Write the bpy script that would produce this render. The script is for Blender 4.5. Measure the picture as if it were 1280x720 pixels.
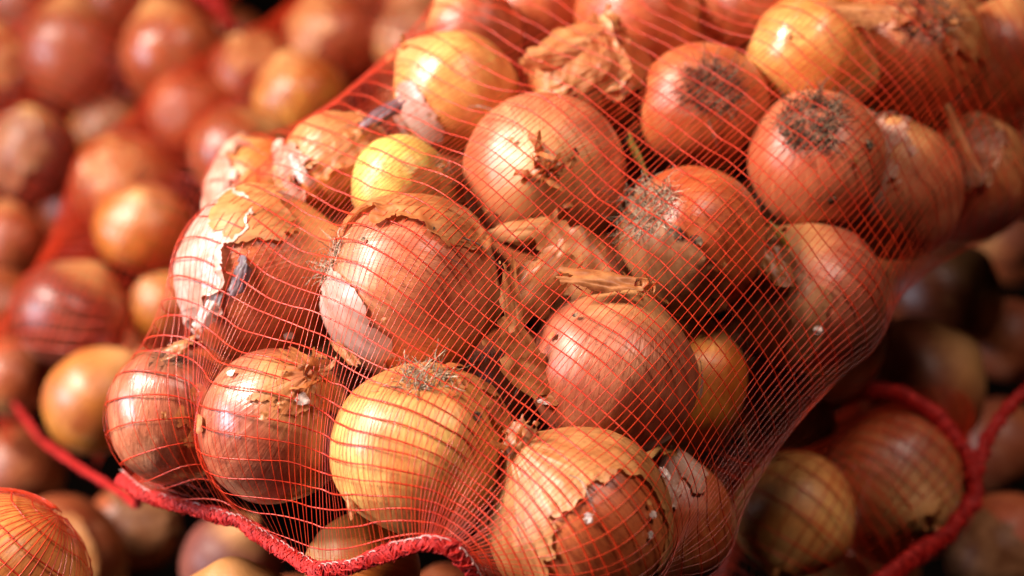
import bpy, math, random
import numpy as np
from mathutils import Vector, Matrix

random.seed(7)
rng = np.random.default_rng(11)
for o in list(bpy.data.objects):
    bpy.data.objects.remove(o)
scene = bpy.context.scene
COL = scene.collection

# ------------------------------------------------------------------ camera, light, exposure
PITCH = math.radians(48)
LENS = 65.0
CAMZ = 1.10
cam_data = bpy.data.cameras.new("camera")
cam_data.lens = LENS
cam_data.sensor_width = 36
cam_data.clip_start = 0.02
cam_data.clip_end = 60
cam_data.dof.use_dof = True
cam_data.dof.focus_distance = 0.748
cam_data.dof.aperture_fstop = 4.0
cam_data.dof.aperture_blades = 9
cam = bpy.data.objects.new("camera", cam_data)
COL.objects.link(cam)
cam.location = (0, 0, CAMZ)
cam.rotation_euler = (math.pi / 2 - PITCH, 0, 0)
scene.camera = cam

world = bpy.data.worlds.new("World")
scene.world = world
world.use_nodes = True
world.node_tree.nodes["Background"].inputs[0].default_value = (1.0, 0.80, 0.66, 1)
world.node_tree.nodes["Background"].inputs[1].default_value = 0.003


def area(name, loc, target, sx, sy, power, color, spread=180):
    l = bpy.data.lights.new(name, 'AREA')
    l.shape = 'RECTANGLE'
    l.size = sx
    l.size_y = sy
    l.energy = power
    l.color = color
    l.spread = math.radians(spread)
    o = bpy.data.objects.new(name, l)
    COL.objects.link(o)
    o.location = loc
    o.rotation_euler = (Vector(target) - Vector(loc)).to_track_quat('-Z', 'Y').to_euler()
    return o


area("key_window_light", (-1.20, 0.85, 1.52), (0.0, 0.62, 0.5), 0.42, 0.34, 27, (1.0, 0.87, 0.76), 95)
area("rear_ceiling_lamp", (-0.55, 1.75, 2.10), (-0.2, 1.0, 0.4), 0.20, 0.16, 2.5, (1.0, 0.88, 0.76))
area("overhead_lamp", (0.52, 0.80, 2.00), (0.15, 0.70, 0.4), 0.42, 0.34, 19, (1.0, 0.84, 0.72))
area("side_window_light", (-1.55, 0.35, 0.86), (-0.05, 0.60, 0.5), 0.6, 0.4, 37, (0.78, 0.84, 1.0))

scene.view_settings.view_transform = 'Standard'
scene.view_settings.look = 'None'
scene.view_settings.exposure = -0.30
scene.view_settings.gamma = 1.0
scene.cycles.max_bounces = 6
scene.cycles.diffuse_bounces = 1
scene.cycles.glossy_bounces = 3
scene.cycles.transparent_max_bounces = 8

# ------------------------------------------------------------------ geometry helpers
FPX = 1280 * LENS / 36.0
C0 = np.array([0, 0, CAMZ])
CX = np.array([1.0, 0, 0])
CF = np.array([0, math.cos(PITCH), -math.sin(PITCH)])      # view direction
CU = np.array([0, math.sin(PITCH), math.cos(PITCH)])       # camera up


def at(px, py, d):
    """place in the heap seen at photograph pixel px, py, at depth d metres."""
    return C0 + d * (CF + CX * (px - 640) / FPX + CU * (360 - py) / FPX)


def cdir(v):
    w = v[0] * CX + v[1] * CU - v[2] * CF
    return w / np.linalg.norm(w)


def _hash(ix, iy, iz, seed):
    h = (ix.astype(np.uint32) * np.uint32(374761393) + iy.astype(np.uint32) * np.uint32(668265263)
         + iz.astype(np.uint32) * np.uint32(2147483647 - 1) + np.uint32(seed * 7919 + 13))
    h = (h ^ (h >> np.uint32(13))) * np.uint32(1274126177)
    h = (h ^ (h >> np.uint32(16))) * np.uint32(2246822519)
    h = h ^ (h >> np.uint32(15))
    return (h & np.uint32(0xffff)).astype(np.float64) / 32767.5 - 1.0


def noise(p, seed=0):
    p = np.asarray(p, float)
    i = np.floor(p).astype(np.int64)
    f = p - i
    f = f * f * (3 - 2 * f)
    r = 0
    for dx in (0, 1):
        for dy in (0, 1):
            for dz in (0, 1):
                w = (f[..., 0] if dx else 1 - f[..., 0]) * (f[..., 1] if dy else 1 - f[..., 1]) * (f[..., 2] if dz else 1 - f[..., 2])
                r = r + w * _hash(i[..., 0] + dx, i[..., 1] + dy, i[..., 2] + dz, seed)
    return r


def fbm(p, seed=0, oct=3):
    r, a = 0, 1.0
    for k in range(oct):
        r = r + a * noise(np.asarray(p) * 2 ** k + 17.3 * k, seed + k)
        a *= 0.5
    return r


def np_mesh(name, verts, faces, smooth=True):
    """verts (N,3); faces (M,k) one array, or a list of arrays of different k."""
    if not isinstance(faces, list):
        faces = [faces]
    faces = [np.asarray(f, np.int32) for f in faces if len(f)]
    me = bpy.data.meshes.new(name)
    me.vertices.add(len(verts))
    me.vertices.foreach_set("co", np.asarray(verts, np.float32).ravel())
    nl = sum(f.size for f in faces)
    nf = sum(len(f) for f in faces)
    me.loops.add(nl)
    me.loops.foreach_set("vertex_index", np.concatenate([f.ravel() for f in faces]))
    me.polygons.add(nf)
    tot = np.concatenate([np.full(len(f), f.shape[1], np.int32) for f in faces])
    start = np.concatenate([[0], np.cumsum(tot)[:-1]]).astype(np.int32)
    me.polygons.foreach_set("loop_start", start)
    me.polygons.foreach_set("loop_total", tot)
    me.polygons.foreach_set("use_smooth", np.full(nf, smooth))
    me.update(calc_edges=True)
    me.validate()
    return me


def link(name, me, mat, parent=None, loc=None, rot=None):
    o = bpy.data.objects.new(name, me)
    COL.objects.link(o)
    if mat is not None and me is not None:
        me.materials.append(mat)
    if parent is not None:
        o.parent = parent
    if loc is not None:
        o.location = loc
    if rot is not None:
        o.rotation_mode = 'QUATERNION'
        o.rotation_quaternion = rot
    return o


def tag(o, label=None, cat=None, group=None, kind=None):
    if label: o['label'] = label
    if cat: o['category'] = cat
    if group: o['group'] = group
    if kind: o['kind'] = kind
    return o


def quat_from_z(z, spin=0.0):
    z = Vector([float(a) for a in z]).normalized()
    q = z.to_track_quat('Z', 'Y')
    return q @ Matrix.Rotation(spin, 4, 'Z').to_quaternion()


def tubes(lines, rad, sides=3, taper=True):
    """many small tubes (each an (M,3) line) as one vertex / face set."""
    V, F, base = [], [], 0
    for ln, r in zip(lines, rad):
        ln = np.asarray(ln)
        M = len(ln)
        t = np.gradient(ln, axis=0)
        t /= np.linalg.norm(t, axis=1, keepdims=True) + 1e-9
        ref = np.array([0.31, 0.52, 0.79])
        a = np.cross(t, ref); a /= np.linalg.norm(a, axis=1, keepdims=True) + 1e-9
        b = np.cross(t, a)
        rr = np.full(M, r)
        if taper: rr = rr * np.linspace(1.0, 0.35, M)
        ang = np.arange(sides) * 2 * math.pi / sides
        ring = ln[:, None, :] + rr[:, None, None] * (a[:, None, :] * np.cos(ang)[None, :, None] + b[:, None, :] * np.sin(ang)[None, :, None])
        V.append(ring.reshape(-1, 3))
        i = np.arange(M - 1)[:, None] * sides + np.arange(sides)[None, :]
        j = np.arange(M - 1)[:, None] * sides + (np.arange(sides)[None, :] + 1) % sides
        F.append(np.stack([i, j, j + sides, i + sides], -1).reshape(-1, 4) + base)
        base += M * sides
    return np.concatenate(V), np.concatenate(F)


# ------------------------------------------------------------------ materials
class NT:
    def __init__(s, name):
        s.m = bpy.data.materials.new(name)
        s.m.use_nodes = True
        s.t = s.m.node_tree
        s.b = s.t.nodes["Principled BSDF"]
        s.out = s.t.nodes["Material Output"]

    def n(s, kind, **kw):
        nd = s.t.nodes.new(kind)
        for k, v in kw.items():
            if k.startswith('i_'):
                nd.inputs[int(k[2:])].default_value = v
            else:
                setattr(nd, k, v)
        return nd

    def l(s, a, b):
        s.t.links.new(a, b)

    def math(s, op, a, b=None, c=None, clamp=False):
        nd = s.t.nodes.new('ShaderNodeMath')
        nd.operation = op
        nd.use_clamp = clamp
        for k, v in enumerate((a, b, c)):
            if v is None: continue
            if hasattr(v, 'links'): s.l(v, nd.inputs[k])
            else: nd.inputs[k].default_value = v
        return nd.outputs[0]

    def noise(s, vec, scale, detail=3, rough=0.55, dist=0.0):
        nd = s.n('ShaderNodeTexNoise')
        nd.inputs['Scale'].default_value = scale
        nd.inputs['Detail'].default_value = detail
        nd.inputs['Roughness'].default_value = rough
        nd.inputs['Distortion'].default_value = dist
        s.l(vec, nd.inputs['Vector'])
        return nd.outputs['Fac']

    def ramp(s, fac, p0, p1, smooth=True):
        nd = s.n('ShaderNodeMapRange')
        nd.interpolation_type = 'SMOOTHSTEP' if smooth else 'LINEAR'
        nd.inputs['From Min'].default_value = p0
        nd.inputs['From Max'].default_value = p1
        s.l(fac, nd.inputs['Value'])
        return nd.outputs['Result']

    def mix(s, fac, a, b, blend='MIX'):
        nd = s.n('ShaderNodeMix', data_type='RGBA', blend_type=blend)
        for sock, v in ((nd.inputs[0], fac), (nd.inputs[6], a), (nd.inputs[7], b)):
            if hasattr(v, 'links'): s.l(v, sock)
            elif isinstance(v, (int, float)): sock.default_value = v
            else: sock.default_value = (*v[:3], 1)
        return nd.outputs[2]


def streak_coords(m, R, h, freq, along, seed):
    """coordinates that run round the bulb's axis, so noise becomes meridian streaks."""
    tc = m.n('ShaderNodeTexCoord')
    sep = m.n('ShaderNodeSeparateXYZ')
    m.l(tc.outputs['Object'], sep.inputs[0])
    x, y, z = sep.outputs
    r = m.math('SQRT', m.math('ADD', m.math('ADD', m.math('MULTIPLY', x, x), m.math('MULTIPLY', y, y)), 1e-7))
    cmb = m.n('ShaderNodeCombineXYZ')
    m.l(m.math('ADD', m.math('MULTIPLY', m.math('DIVIDE', x, r), freq), seed * 1.7), cmb.inputs[0])
    m.l(m.math('ADD', m.math('MULTIPLY', m.math('DIVIDE', y, r), freq), seed * 0.9), cmb.inputs[1])
    m.l(m.math('MULTIPLY', z, along / R), cmb.inputs[2])
    zn = m.math('DIVIDE', z, R * h)
    rn = m.math('DIVIDE', r, R)
    return tc, cmb.outputs[0], zn, rn


PAL = {  # skin tone deep, skin tone light, thin-skin patch
    'pink':   ((0.47, 0.100, 0.040), (0.67, 0.200, 0.086), (0.76, 0.37, 0.16)),
    'copper': ((0.42, 0.070, 0.018), (0.60, 0.145, 0.042), (0.70, 0.29, 0.09)),
    'yellow': ((0.66, 0.21, 0.048), (0.80, 0.36, 0.105), (0.80, 0.47, 0.11)),
    'lemon':  ((0.60, 0.34, 0.06), (0.74, 0.50, 0.12), (0.60, 0.54, 0.11)),
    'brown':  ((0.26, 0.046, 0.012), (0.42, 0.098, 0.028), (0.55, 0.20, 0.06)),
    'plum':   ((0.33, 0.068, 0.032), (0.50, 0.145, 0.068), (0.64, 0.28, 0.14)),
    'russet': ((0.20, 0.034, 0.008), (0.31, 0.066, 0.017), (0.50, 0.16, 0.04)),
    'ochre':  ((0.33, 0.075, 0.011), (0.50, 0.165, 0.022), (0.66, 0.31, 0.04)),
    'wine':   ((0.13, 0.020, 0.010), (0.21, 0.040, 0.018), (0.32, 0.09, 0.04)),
    'amber':  ((0.50, 0.105, 0.014), (0.66, 0.215, 0.032), (0.76, 0.38, 0.06)),
}


def onion_mat(pal, R, h, seed, patch=0.5, dirt=0.5, gloss=0.36):
    a, b, c = PAL[pal]
    m = NT('onion_skin')
    tc, sv, zn, rn = streak_coords(m, R, h, 9.0, 1.3, seed)
    off = m.n('ShaderNodeVectorMath', operation='ADD')
    m.l(tc.outputs['Object'], off.inputs[0])
    off.inputs[1].default_value = (seed * 0.37, seed * 0.11, seed * 0.23)
    ov = off.outputs[0]
    big = m.noise(ov, 26, 3, 0.6, 0.4)
    mid = m.noise(ov, 75, 4, 0.65, 0.3)
    st = m.noise(sv, 1.0, 4, 0.65)
    sv2 = m.n('ShaderNodeVectorMath', operation='SCALE'); m.l(sv, sv2.inputs[0]); sv2.inputs[3].default_value = 3.4
    st2 = m.noise(sv2.outputs[0], 1.0, 2, 0.6)
    col = m.mix(m.ramp(big, 0.36, 0.66), a, b)
    # long fibres
    col = m.mix(m.math('MULTIPLY', m.ramp(st, 0.46, 0.74), 0.38), col, (a[0] * 0.62, a[1] * 0.5, a[2] * 0.5))
    col = m.mix(m.math('MULTIPLY', m.ramp(st, 0.52, 0.28), 0.30), col, c)
    sv3 = m.n('ShaderNodeVectorMath', operation='SCALE'); m.l(sv, sv3.inputs[0]); sv3.inputs[3].default_value = 1.55
    st3 = m.noise(sv3.outputs[0], 1.0, 1, 0.4, 0.15)
    hair = m.ramp(m.math('ABSOLUTE', m.math('SUBTRACT', st3, 0.5)), 0.010, 0.0)
    col = m.mix(m.math('MULTIPLY', hair, 0.75), col, (a[0] * 0.42, a[1] * 0.32, a[2] * 0.32))
    vein = m.math('MULTIPLY', m.ramp(m.math('ABSOLUTE', m.math('SUBTRACT', st2, 0.5)), 0.035, 0.0), 0.55)
    col = m.mix(vein, col, (a[0] * 0.55, a[1] * 0.42, a[2] * 0.42))
    # places where the outer skin is worn thin
    thin = m.ramp(m.math('ADD', m.math('MULTIPLY', big, 0.6), m.math('MULTIPLY', mid, 0.5)), 0.66 - 0.12 * patch, 0.76 - 0.08 * patch)
    col = m.mix(m.math('MULTIPLY', thin, 0.75 * min(1, patch * 1.6)), col, c)
    # dusty pallor, specks and scuffs
    col = m.mix(m.math('MULTIPLY', m.ramp(mid, 0.5, 0.75), 0.15), col, (0.72, 0.36, 0.22))
    speck = m.ramp(m.noise(ov, 330, 2, 0.5), 0.70, 0.76)
    col = m.mix(m.math('MULTIPLY', speck, 0.75 * dirt), col, (0.10, 0.045, 0.022))
    blot = m.ramp(m.math('ADD', m.math('MULTIPLY', m.noise(ov, 120, 5, 0.75), 0.75), m.math('MULTIPLY', big, 0.25)), 0.585, 0.64)
    col = m.mix(m.math('MULTIPLY', blot, 0.65 * dirt), col, (0.20, 0.075, 0.03))
    # brown dry ring at the root plate, straw-coloured at the neck
    col = m.mix(m.math('MULTIPLY', m.ramp(m.math('ADD', zn, m.math('MULTIPLY', mid, 0.12)), -0.84, -0.96), 0.8), col, (0.15, 0.075, 0.04))
    col = m.mix(m.math('MULTIPLY', m.ramp(m.math('ADD', zn, m.math('MULTIPLY', m.math('ADD', st, m.math('MULTIPLY', big, 0.6)), 0.5)), 0.98, 1.45), 0.8), col, (0.62, 0.29, 0.10))
    m.l(col, m.b.inputs['Base Color'])
    rgh = m.math('ADD', m.math('MULTIPLY', m.noise(ov, 55, 4, 0.7), 0.34), gloss - 0.12)
    m.l(rgh, m.b.inputs['Roughness'])
    m.b.inputs['Specular IOR Level'].default_value = 0.55
    m.b.inputs['Coat Weight'].default_value = 0.13
    m.b.inputs['Coat Roughness'].default_value = 0.30
    hgt = m.math('ADD', m.math('MULTIPLY', st2, 0.5), m.math('MULTIPLY', st, 0.8))
    hgt = m.math('ADD', hgt, m.math('MULTIPLY', m.noise(ov, 420, 3, 0.6), 0.22))
    hgt = m.math('ADD', hgt, m.math('MULTIPLY', thin, -0.25))
    bp = m.n('ShaderNodeBump')
    bp.inputs['Strength'].default_value = 0.42
    bp.inputs['Distance'].default_value = 0.0008
    m.l(hgt, bp.inputs['Height'])
    m.l(bp.outputs[0], m.b.inputs['Normal'])
    m.l(bp.outputs[0], m.b.inputs['Coat Normal'])
    return m.m


def paper_mat(name, deep, light, seed=0, R=0.038, streak='bulb', rough=0.5, trans=0.28):
    m = NT(name)
    tc, sv, zn, rn = streak_coords(m, R, 0.9, 13.0, 1.2, seed)
    if streak != 'bulb':
        mp = m.n('ShaderNodeMapping')
        mp.inputs['Scale'].default_value = (30, 280, 140)
        mp.inputs['Location'].default_value = (seed, seed * 2, 0)
        m.l(tc.outputs['Object'], mp.inputs[0])
        sv = mp.outputs[0]
    st = m.noise(sv, 1.0, 3, 0.6)
    off = m.n('ShaderNodeVectorMath', operation='ADD')
    m.l(tc.outputs['Object'], off.inputs[0])
    off.inputs[1].default_value = (seed * 0.3, seed * 0.13, seed * 0.21)
    big = m.noise(off.outputs[0], 90, 4, 0.6)
    fine = m.noise(off.outputs[0], 480, 3, 0.6)
    col = m.mix(m.ramp(big, 0.35, 0.65), deep, light)
    col = m.mix(m.math('MULTIPLY', m.ramp(st, 0.5, 0.75), 0.6), col, tuple(x * 0.45 for x in deep))
    col = m.mix(m.math('MULTIPLY', m.ramp(fine, 0.66, 0.74), 0.3), col, (0.12, 0.055, 0.03))
    m.l(col, m.b.inputs['Base Color'])
    m.b.inputs['Roughness'].default_value = rough
    m.b.inputs['Coat Weight'].default_value = 0.15
    m.b.inputs['Coat Roughness'].default_value = 0.3
    bp = m.n('ShaderNodeBump')
    bp.inputs['Strength'].default_value = 0.5
    bp.inputs['Distance'].default_value = 0.0005
    m.l(m.math('ADD', m.math('MULTIPLY', st, 0.8), m.math('MULTIPLY', fine, 0.12)), bp.inputs['Height'])
    m.l(bp.outputs[0], m.b.inputs['Normal'])
    tr = m.n('ShaderNodeBsdfTranslucent')
    m.l(col, tr.inputs[0])
    mx = m.n('ShaderNodeMixShader')
    mx.inputs[0].default_value = trans
    m.l(m.b.outputs[0], mx.inputs[1]); m.l(tr.outputs[0], mx.inputs[2])
    m.l(mx.outputs[0], m.out.inputs[0])
    return m.m


def plain_mat(name, c0, c1, scale, rough, spec=0.5, trans=0.0, coat=0.0):
    m = NT(name)
    tc = m.n('ShaderNodeTexCoord')
    f = m.noise(tc.outputs['Object'], scale, 3, 0.6)
    col = m.mix(m.ramp(f, 0.35, 0.65), c0, c1)
    m.l(col, m.b.inputs['Base Color'])
    m.b.inputs['Roughness'].default_value = rough
    m.b.inputs['Specular IOR Level'].default_value = spec
    m.b.inputs['Coat Weight'].default_value = coat
    m.b.inputs['Coat Roughness'].default_value = 0.2
    if trans:
        tr = m.n('ShaderNodeBsdfTranslucent'); m.l(col, tr.inputs[0])
        mx = m.n('ShaderNodeMixShader'); mx.inputs[0].default_value = trans
        m.l(m.b.outputs[0], mx.inputs[1]); m.l(tr.outputs[0], mx.inputs[2]); m.l(mx.outputs[0], m.out.inputs[0])
    return m.m


M_NET = plain_mat('red_net_plastic', (0.62, 0.026, 0.006), (0.74, 0.045, 0.010), 120, 0.40, 0.5, 0.12, 0.12)
M_NETF = plain_mat('red_net_fine_thread', (0.60, 0.030, 0.008), (0.74, 0.055, 0.014), 120, 0.30, 0.6, 0.12, 0.25)
M_HEM = plain_mat('red_hem_yarn', (0.34, 0.004, 0.003), (0.54, 0.011, 0.005), 300, 0.6, 0.35, 0.1)
M_STITCH = plain_mat('pale_stitch_thread', (0.62, 0.26, 0.22), (0.80, 0.58, 0.54), 400, 0.4, 0.5, 0.15)
M_ROOT = plain_mat('dry_root_hair', (0.20, 0.12, 0.07), (0.62, 0.48, 0.34), 260, 0.75, 0.2)
M_ROOTD = plain_mat('dark_root_hair', (0.03, 0.018, 0.012), (0.25, 0.15, 0.09), 260, 0.8, 0.2)
M_FIBRE = plain_mat('grey_fibre', (0.12, 0.09, 0.07), (0.42, 0.36, 0.30), 300, 0.6, 0.3)
M_TAN = paper_mat('tan_papery_skin', (0.48, 0.13, 0.035), (0.66, 0.25, 0.08), 3)
M_ORANGEP = paper_mat('orange_papery_skin', (0.55, 0.19, 0.055), (0.68, 0.30, 0.10), 5)
M_PINKP = paper_mat('pink_papery_skin', (0.52, 0.20, 0.12), (0.72, 0.42, 0.30), 7)
M_BROWNP = paper_mat('brown_papery_skin', (0.26, 0.085, 0.03), (0.45, 0.19, 0.08), 9)
M_WHITEP = paper_mat('pale_papery_skin', (0.62, 0.31, 0.22), (0.78, 0.52, 0.43), 11, rough=0.35)
M_GREEN = paper_mat('green_dry_leaf', (0.30, 0.20, 0.035), (0.52, 0.42, 0.09), 12)
M_FLAKE = paper_mat('flake_skin', (0.38, 0.11, 0.030), (0.62, 0.25, 0.085), 15, streak='x')
M_FLAKEO = paper_mat('flake_orange_skin', (0.50, 0.16, 0.045), (0.66, 0.29, 0.11), 16, streak='x')
M_FLAKEW = paper_mat('flake_pale_skin', (0.70, 0.52, 0.46), (0.85, 0.76, 0.70), 17, streak='x')
M_FLAKED = paper_mat('flake_violet_skin', (0.045, 0.022, 0.025), (0.20, 0.11, 0.13), 18, streak='x')
PAPER = dict(tan=M_TAN, orange=M_ORANGEP, pink=M_PINKP, brown=M_BROWNP, white=M_WHITEP)

# ------------------------------------------------------------------ the floor under the heap
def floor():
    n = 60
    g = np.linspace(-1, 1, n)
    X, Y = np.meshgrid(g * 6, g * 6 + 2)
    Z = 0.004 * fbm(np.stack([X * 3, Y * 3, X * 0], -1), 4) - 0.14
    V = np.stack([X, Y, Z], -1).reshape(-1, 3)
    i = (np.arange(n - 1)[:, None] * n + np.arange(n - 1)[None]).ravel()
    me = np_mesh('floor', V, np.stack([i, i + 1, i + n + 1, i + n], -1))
    m = plain_mat('shade_black_floor', (0.0010, 0.0007, 0.0006), (0.0022, 0.0014, 0.001), 9, 1.0, 0.0)  # near-black base colour stands for the deep shade under the heap
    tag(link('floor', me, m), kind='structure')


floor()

# ------------------------------------------------------------------ onions
ONIONS = []      # records used by the nets


def bulb_surface(th, ph, R, h, seed, lift=0.0):
    """points of the bulb in its own frame: z is the axis, root at -z, neck at +z."""
    cz = -np.cos(ph)
    s = np.sin(ph)
    x, y = np.cos(th), np.sin(th)
    rad = R * np.power(np.clip(s, 0, 1), 0.93)
    z = R * h * cz
    tip = np.clip((cz - 0.86) / 0.14, 0, 1)
    z = z + R * 0.11 * tip ** 2.6
    rad = rad * (1 - 0.10 * np.clip((cz - 0.45) / 0.5, 0, 1))
    dimple = np.exp(-((1 + cz) / 0.03))
    z = z + R * 0.05 * dimple
    d = np.stack([s * x, s * y, cz], -1)
    big = 0.035 * fbm(d * 1.25 + seed * 3.1, seed, 2)
    ridge = 0.0055 * noise(np.stack([x * 7, y * 7, cz * 1.5 + seed], -1), seed + 5) * np.clip(s * 1.5, 0, 1)
    k = 1 + big + ridge
    P = np.stack([rad * x * k, rad * y * k, z * (1 + big)], -1)
    if np.any(lift):
        nrm = d / np.array([1, 1, h])
        nrm = nrm / (np.linalg.norm(nrm, axis=-1, keepdims=True) + 1e-9)
        P = P + nrm * np.asarray(lift)[..., None]
    return P


def bulb_mesh(R, h, seed, nt, npp):
    th = np.arange(nt) * 2 * math.pi / nt
    ph = np.linspace(0.0, math.pi, npp + 2)[1:-1]
    PH, TH = np.meshgrid(ph, th, indexing='ij')
    P = bulb_surface(TH, PH, R, h, seed).reshape(-1, 3)
    p0 = bulb_surface(np.array([0.]), np.array([0.0]), R, h, seed)
    p1 = bulb_surface(np.array([0.]), np.array([math.pi]), R, h, seed)
    V = np.concatenate([P, p0, p1])
    i = np.arange(npp - 1)[:, None] * nt
    j = np.arange(nt)[None]
    j2 = (j + 1) % nt
    Q = np.stack([i + j, i + j2, i + nt + j2, i + nt + j], -1).reshape(-1, 4)
    jj = np.arange(nt)
    b = (npp - 1) * nt
    T0 = np.stack([np.full(nt, npp * nt), (jj + 1) % nt, jj], -1)
    T1 = np.stack([np.full(nt, npp * nt + 1), b + jj, b + (jj + 1) % nt], -1)
    return np_mesh('bulb', V, [Q, np.concatenate([T0, T1])])


def clip_mesh(V, F3, mask):
    """keep the side mask > 0 of a triangle mesh, cutting the triangles on the line."""
    pos = mask > 0
    cnt = pos[F3].sum(1)
    keep = F3[cnt == 3]
    cut = F3[(cnt > 0) & (cnt < 3)]
    newV, cache, out = [], {}, []
    n0 = len(V)

    def mid(a, b):
        k = (a, b) if a < b else (b, a)
        if k not in cache:
            t = mask[a] / (mask[a] - mask[b])
            newV.append(V[a] * (1 - t) + V[b] * t)
            cache[k] = n0 + len(newV) - 1
        return cache[k]
    for tri in cut:
        poly = []
        for q in range(3):
            a, b = int(tri[q]), int(tri[(q + 1) % 3])
            if pos[a]: poly.append(a)
            if pos[a] != pos[b]: poly.append(mid(a, b))
        for q in range(1, len(poly) - 1):
            out.append((poly[0], poly[q], poly[q + 1]))
    VV = np.concatenate([V, np.array(newV).reshape(-1, 3)]) if newV else V
    F = np.concatenate([keep, np.array(out, int).reshape(-1, 3)])
    if len(F) == 0: return None, None
    used, inv = np.unique(F, return_inverse=True)
    return VV[used], inv.reshape(-1, 3)


def skin_shell(R, h, seed, d0, thr, hole=False, amp=0.35, curl=0.0022, base=0.0006, res=150):
    """a torn piece of outer skin lying on the bulb; d0 is its centre direction in the bulb's frame."""
    nt, npp = res, int(res * 0.7)
    th = np.linspace(0, 2 * math.pi, nt + 1)
    ph = np.linspace(0.10, math.pi - 0.12, npp)
    PH, TH = np.meshgrid(ph, th, indexing='ij')
    d = np.stack([np.sin(PH) * np.cos(TH), np.sin(PH) * np.sin(TH), -np.cos(PH)], -1)
    f = d @ np.asarray(d0)
    mer = np.stack([np.cos(TH) * 3.2, np.sin(TH) * 3.2, -np.cos(PH) * 1.1], -1)
    mask = (thr - f if hole else f - thr) + amp * (0.55 * fbm(d * 2.3 + seed, seed + 2, 3) + 0.40 * fbm(mer, seed + 9, 3) + 0.13 * fbm(d * 17, seed + 4, 2))
    cr = np.clip(0.5 + 0.9 * noise(d * 2.8 + 5.5, seed + 21), 0, 1.4)
    lift = base + curl * cr * np.exp(-np.clip(mask, 0, 9) / 0.10) + 0.00035 * fbm(mer * 2.5, seed + 31) 
    P = bulb_surface(TH, PH, R, h, seed, lift).reshape(-1, 3)
    n1 = nt + 1
    i = (np.arange(npp - 1)[:, None] * n1 + np.arange(nt)[None]).ravel()
    F = np.concatenate([np.stack([i, i + 1, i + n1 + 1], -1), np.stack([i, i + n1 + 1, i + n1], -1)])
    V, F = clip_mesh(P, F, mask.ravel())
    return None if V is None else np_mesh('torn_skin', V, F)


def root_tuft(R, h, seed, n=70, L=0.010, spread=0.26):
    r = np.random.default_rng(seed + 500)
    lines, rad = [], []
    for k in range(n):
        a = r.uniform(0, 2 * math.pi)
        q = R * spread * math.sqrt(r.uniform(0, 1))
        p = np.array([q * math.cos(a), q * math.sin(a), -R * h * 0.94])
        dirn = np.array([math.cos(a) * r.uniform(0.1, 1.3), math.sin(a) * r.uniform(0.1, 1.3), -r.uniform(0.3, 1.3)]) + r.normal(0, 0.35, 3)
        dirn /= np.linalg.norm(dirn)
        ln = [p]
        step = L * r.uniform(0.45, 1.25) / 7
        turn = r.normal(0, 0.33, 3)
        for s in range(7):
            dirn = dirn + turn + r.normal(0, 0.30, 3)
            dirn /= np.linalg.norm(dirn)
            p = p + dirn * step
            lo = R * h * 0.90
            if math.hypot(p[0], p[1]) < R * 0.6 and p[2] > -lo: p[2] = -lo
            ln.append(p)
        lines.append(ln); rad.append(r.uniform(0.00018, 0.00042))
    V, F = tubes(lines, rad, 3)
    return np_mesh('root_tuft', V, F)


def ribbon(p, d, nrm, L, W, r, nseg=8, droop=0.0, twist=1.0):
    """papery strip; returns verts and triangles."""
    V = []
    d = d / np.linalg.norm(d)
    side = np.cross(d, nrm); side /= np.linalg.norm(side) + 1e-9
    wv = [r.uniform(0.6, 1.0) for _ in range(nseg + 1)]
    bend = r.normal(0, 0.20, 3) * twist
    for s in range(nseg + 1):
        t = s / nseg
        w = W * wv[s] * (1 - 0.55 * t ** 1.5) * 0.5
        up = np.cross(side, d)
        sag = up * w * r.uniform(-0.5, 0.5)
        V += [p - side * w, p + sag, p + side * w * r.uniform(0.8, 1.1)]
        d = d + bend + r.normal(0, 0.12, 3) + np.array([0, 0, -droop])
        d /= np.linalg.norm(d)
        side = side + r.normal(0, 0.18, 3) * twist
        side = side - d * (side @ d); side /= np.linalg.norm(side)
        p = p + d * L / nseg
    V = np.array(V)
    F = []
    for s in range(nseg):
        for q in (0, 1):
            a = s * 3 + q
            F += [(a, a + 1, a + 4), (a, a + 4, a + 3)]
    return V, np.array(F)


def dry_neck(R, h, seed, n=9, L=0.012, W=0.005):
    r = np.random.default_rng(seed + 900)
    Vs, Fs, base = [], [], 0
    for k in range(n):
        a = 2 * math.pi * k / n + r.uniform(-0.3, 0.3)
        out = np.array([math.cos(a), math.sin(a), 0])
        p = out * R * r.uniform(0.03, 0.13) + np.array([0, 0, R * h * 1.06])
        d = np.array([0, 0, 1.0]) * r.uniform(0.4, 1.0) + out * r.uniform(0.0, 1.1)
        V, F = ribbon(p, d, out, L * r.uniform(0.5, 1.3), W * r.uniform(0.6, 1.4), r)
        Vs.append(V); Fs.append(F + base); base += len(V)
    return np_mesh('dry_neck', np.concatenate(Vs), np.concatenate(Fs))


def onion(px, py, rp, d, pal, label, root=None, neck=None, h=0.92, seed=None, hi=True, tuft=0, tuftL=0.010, dark=False,
          neckn=0, neckL=0.011, shells=(), patch=0.4, dirt=0.5, gloss=0.36, group='onions in the red net bags', spread=0.26, pos=None, R=None):
    if seed is None: seed = 20 + len(ONIONS)
    ONIONS.append(dict(px=px, py=py, rp=rp, d=d, pal=pal, label=label, root=root, neck=neck, h=h, seed=seed, hi=hi, tuft=tuft,
                       tuftL=tuftL, dark=dark, neckn=neckn, neckL=neckL, shells=shells, patch=patch, dirt=dirt, gloss=gloss,
                       group=group, spread=spread, R=R or rp * d / FPX, P=at(px, py, d) if pos is None else np.array(pos)))
    return ONIONS[-1]


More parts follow.
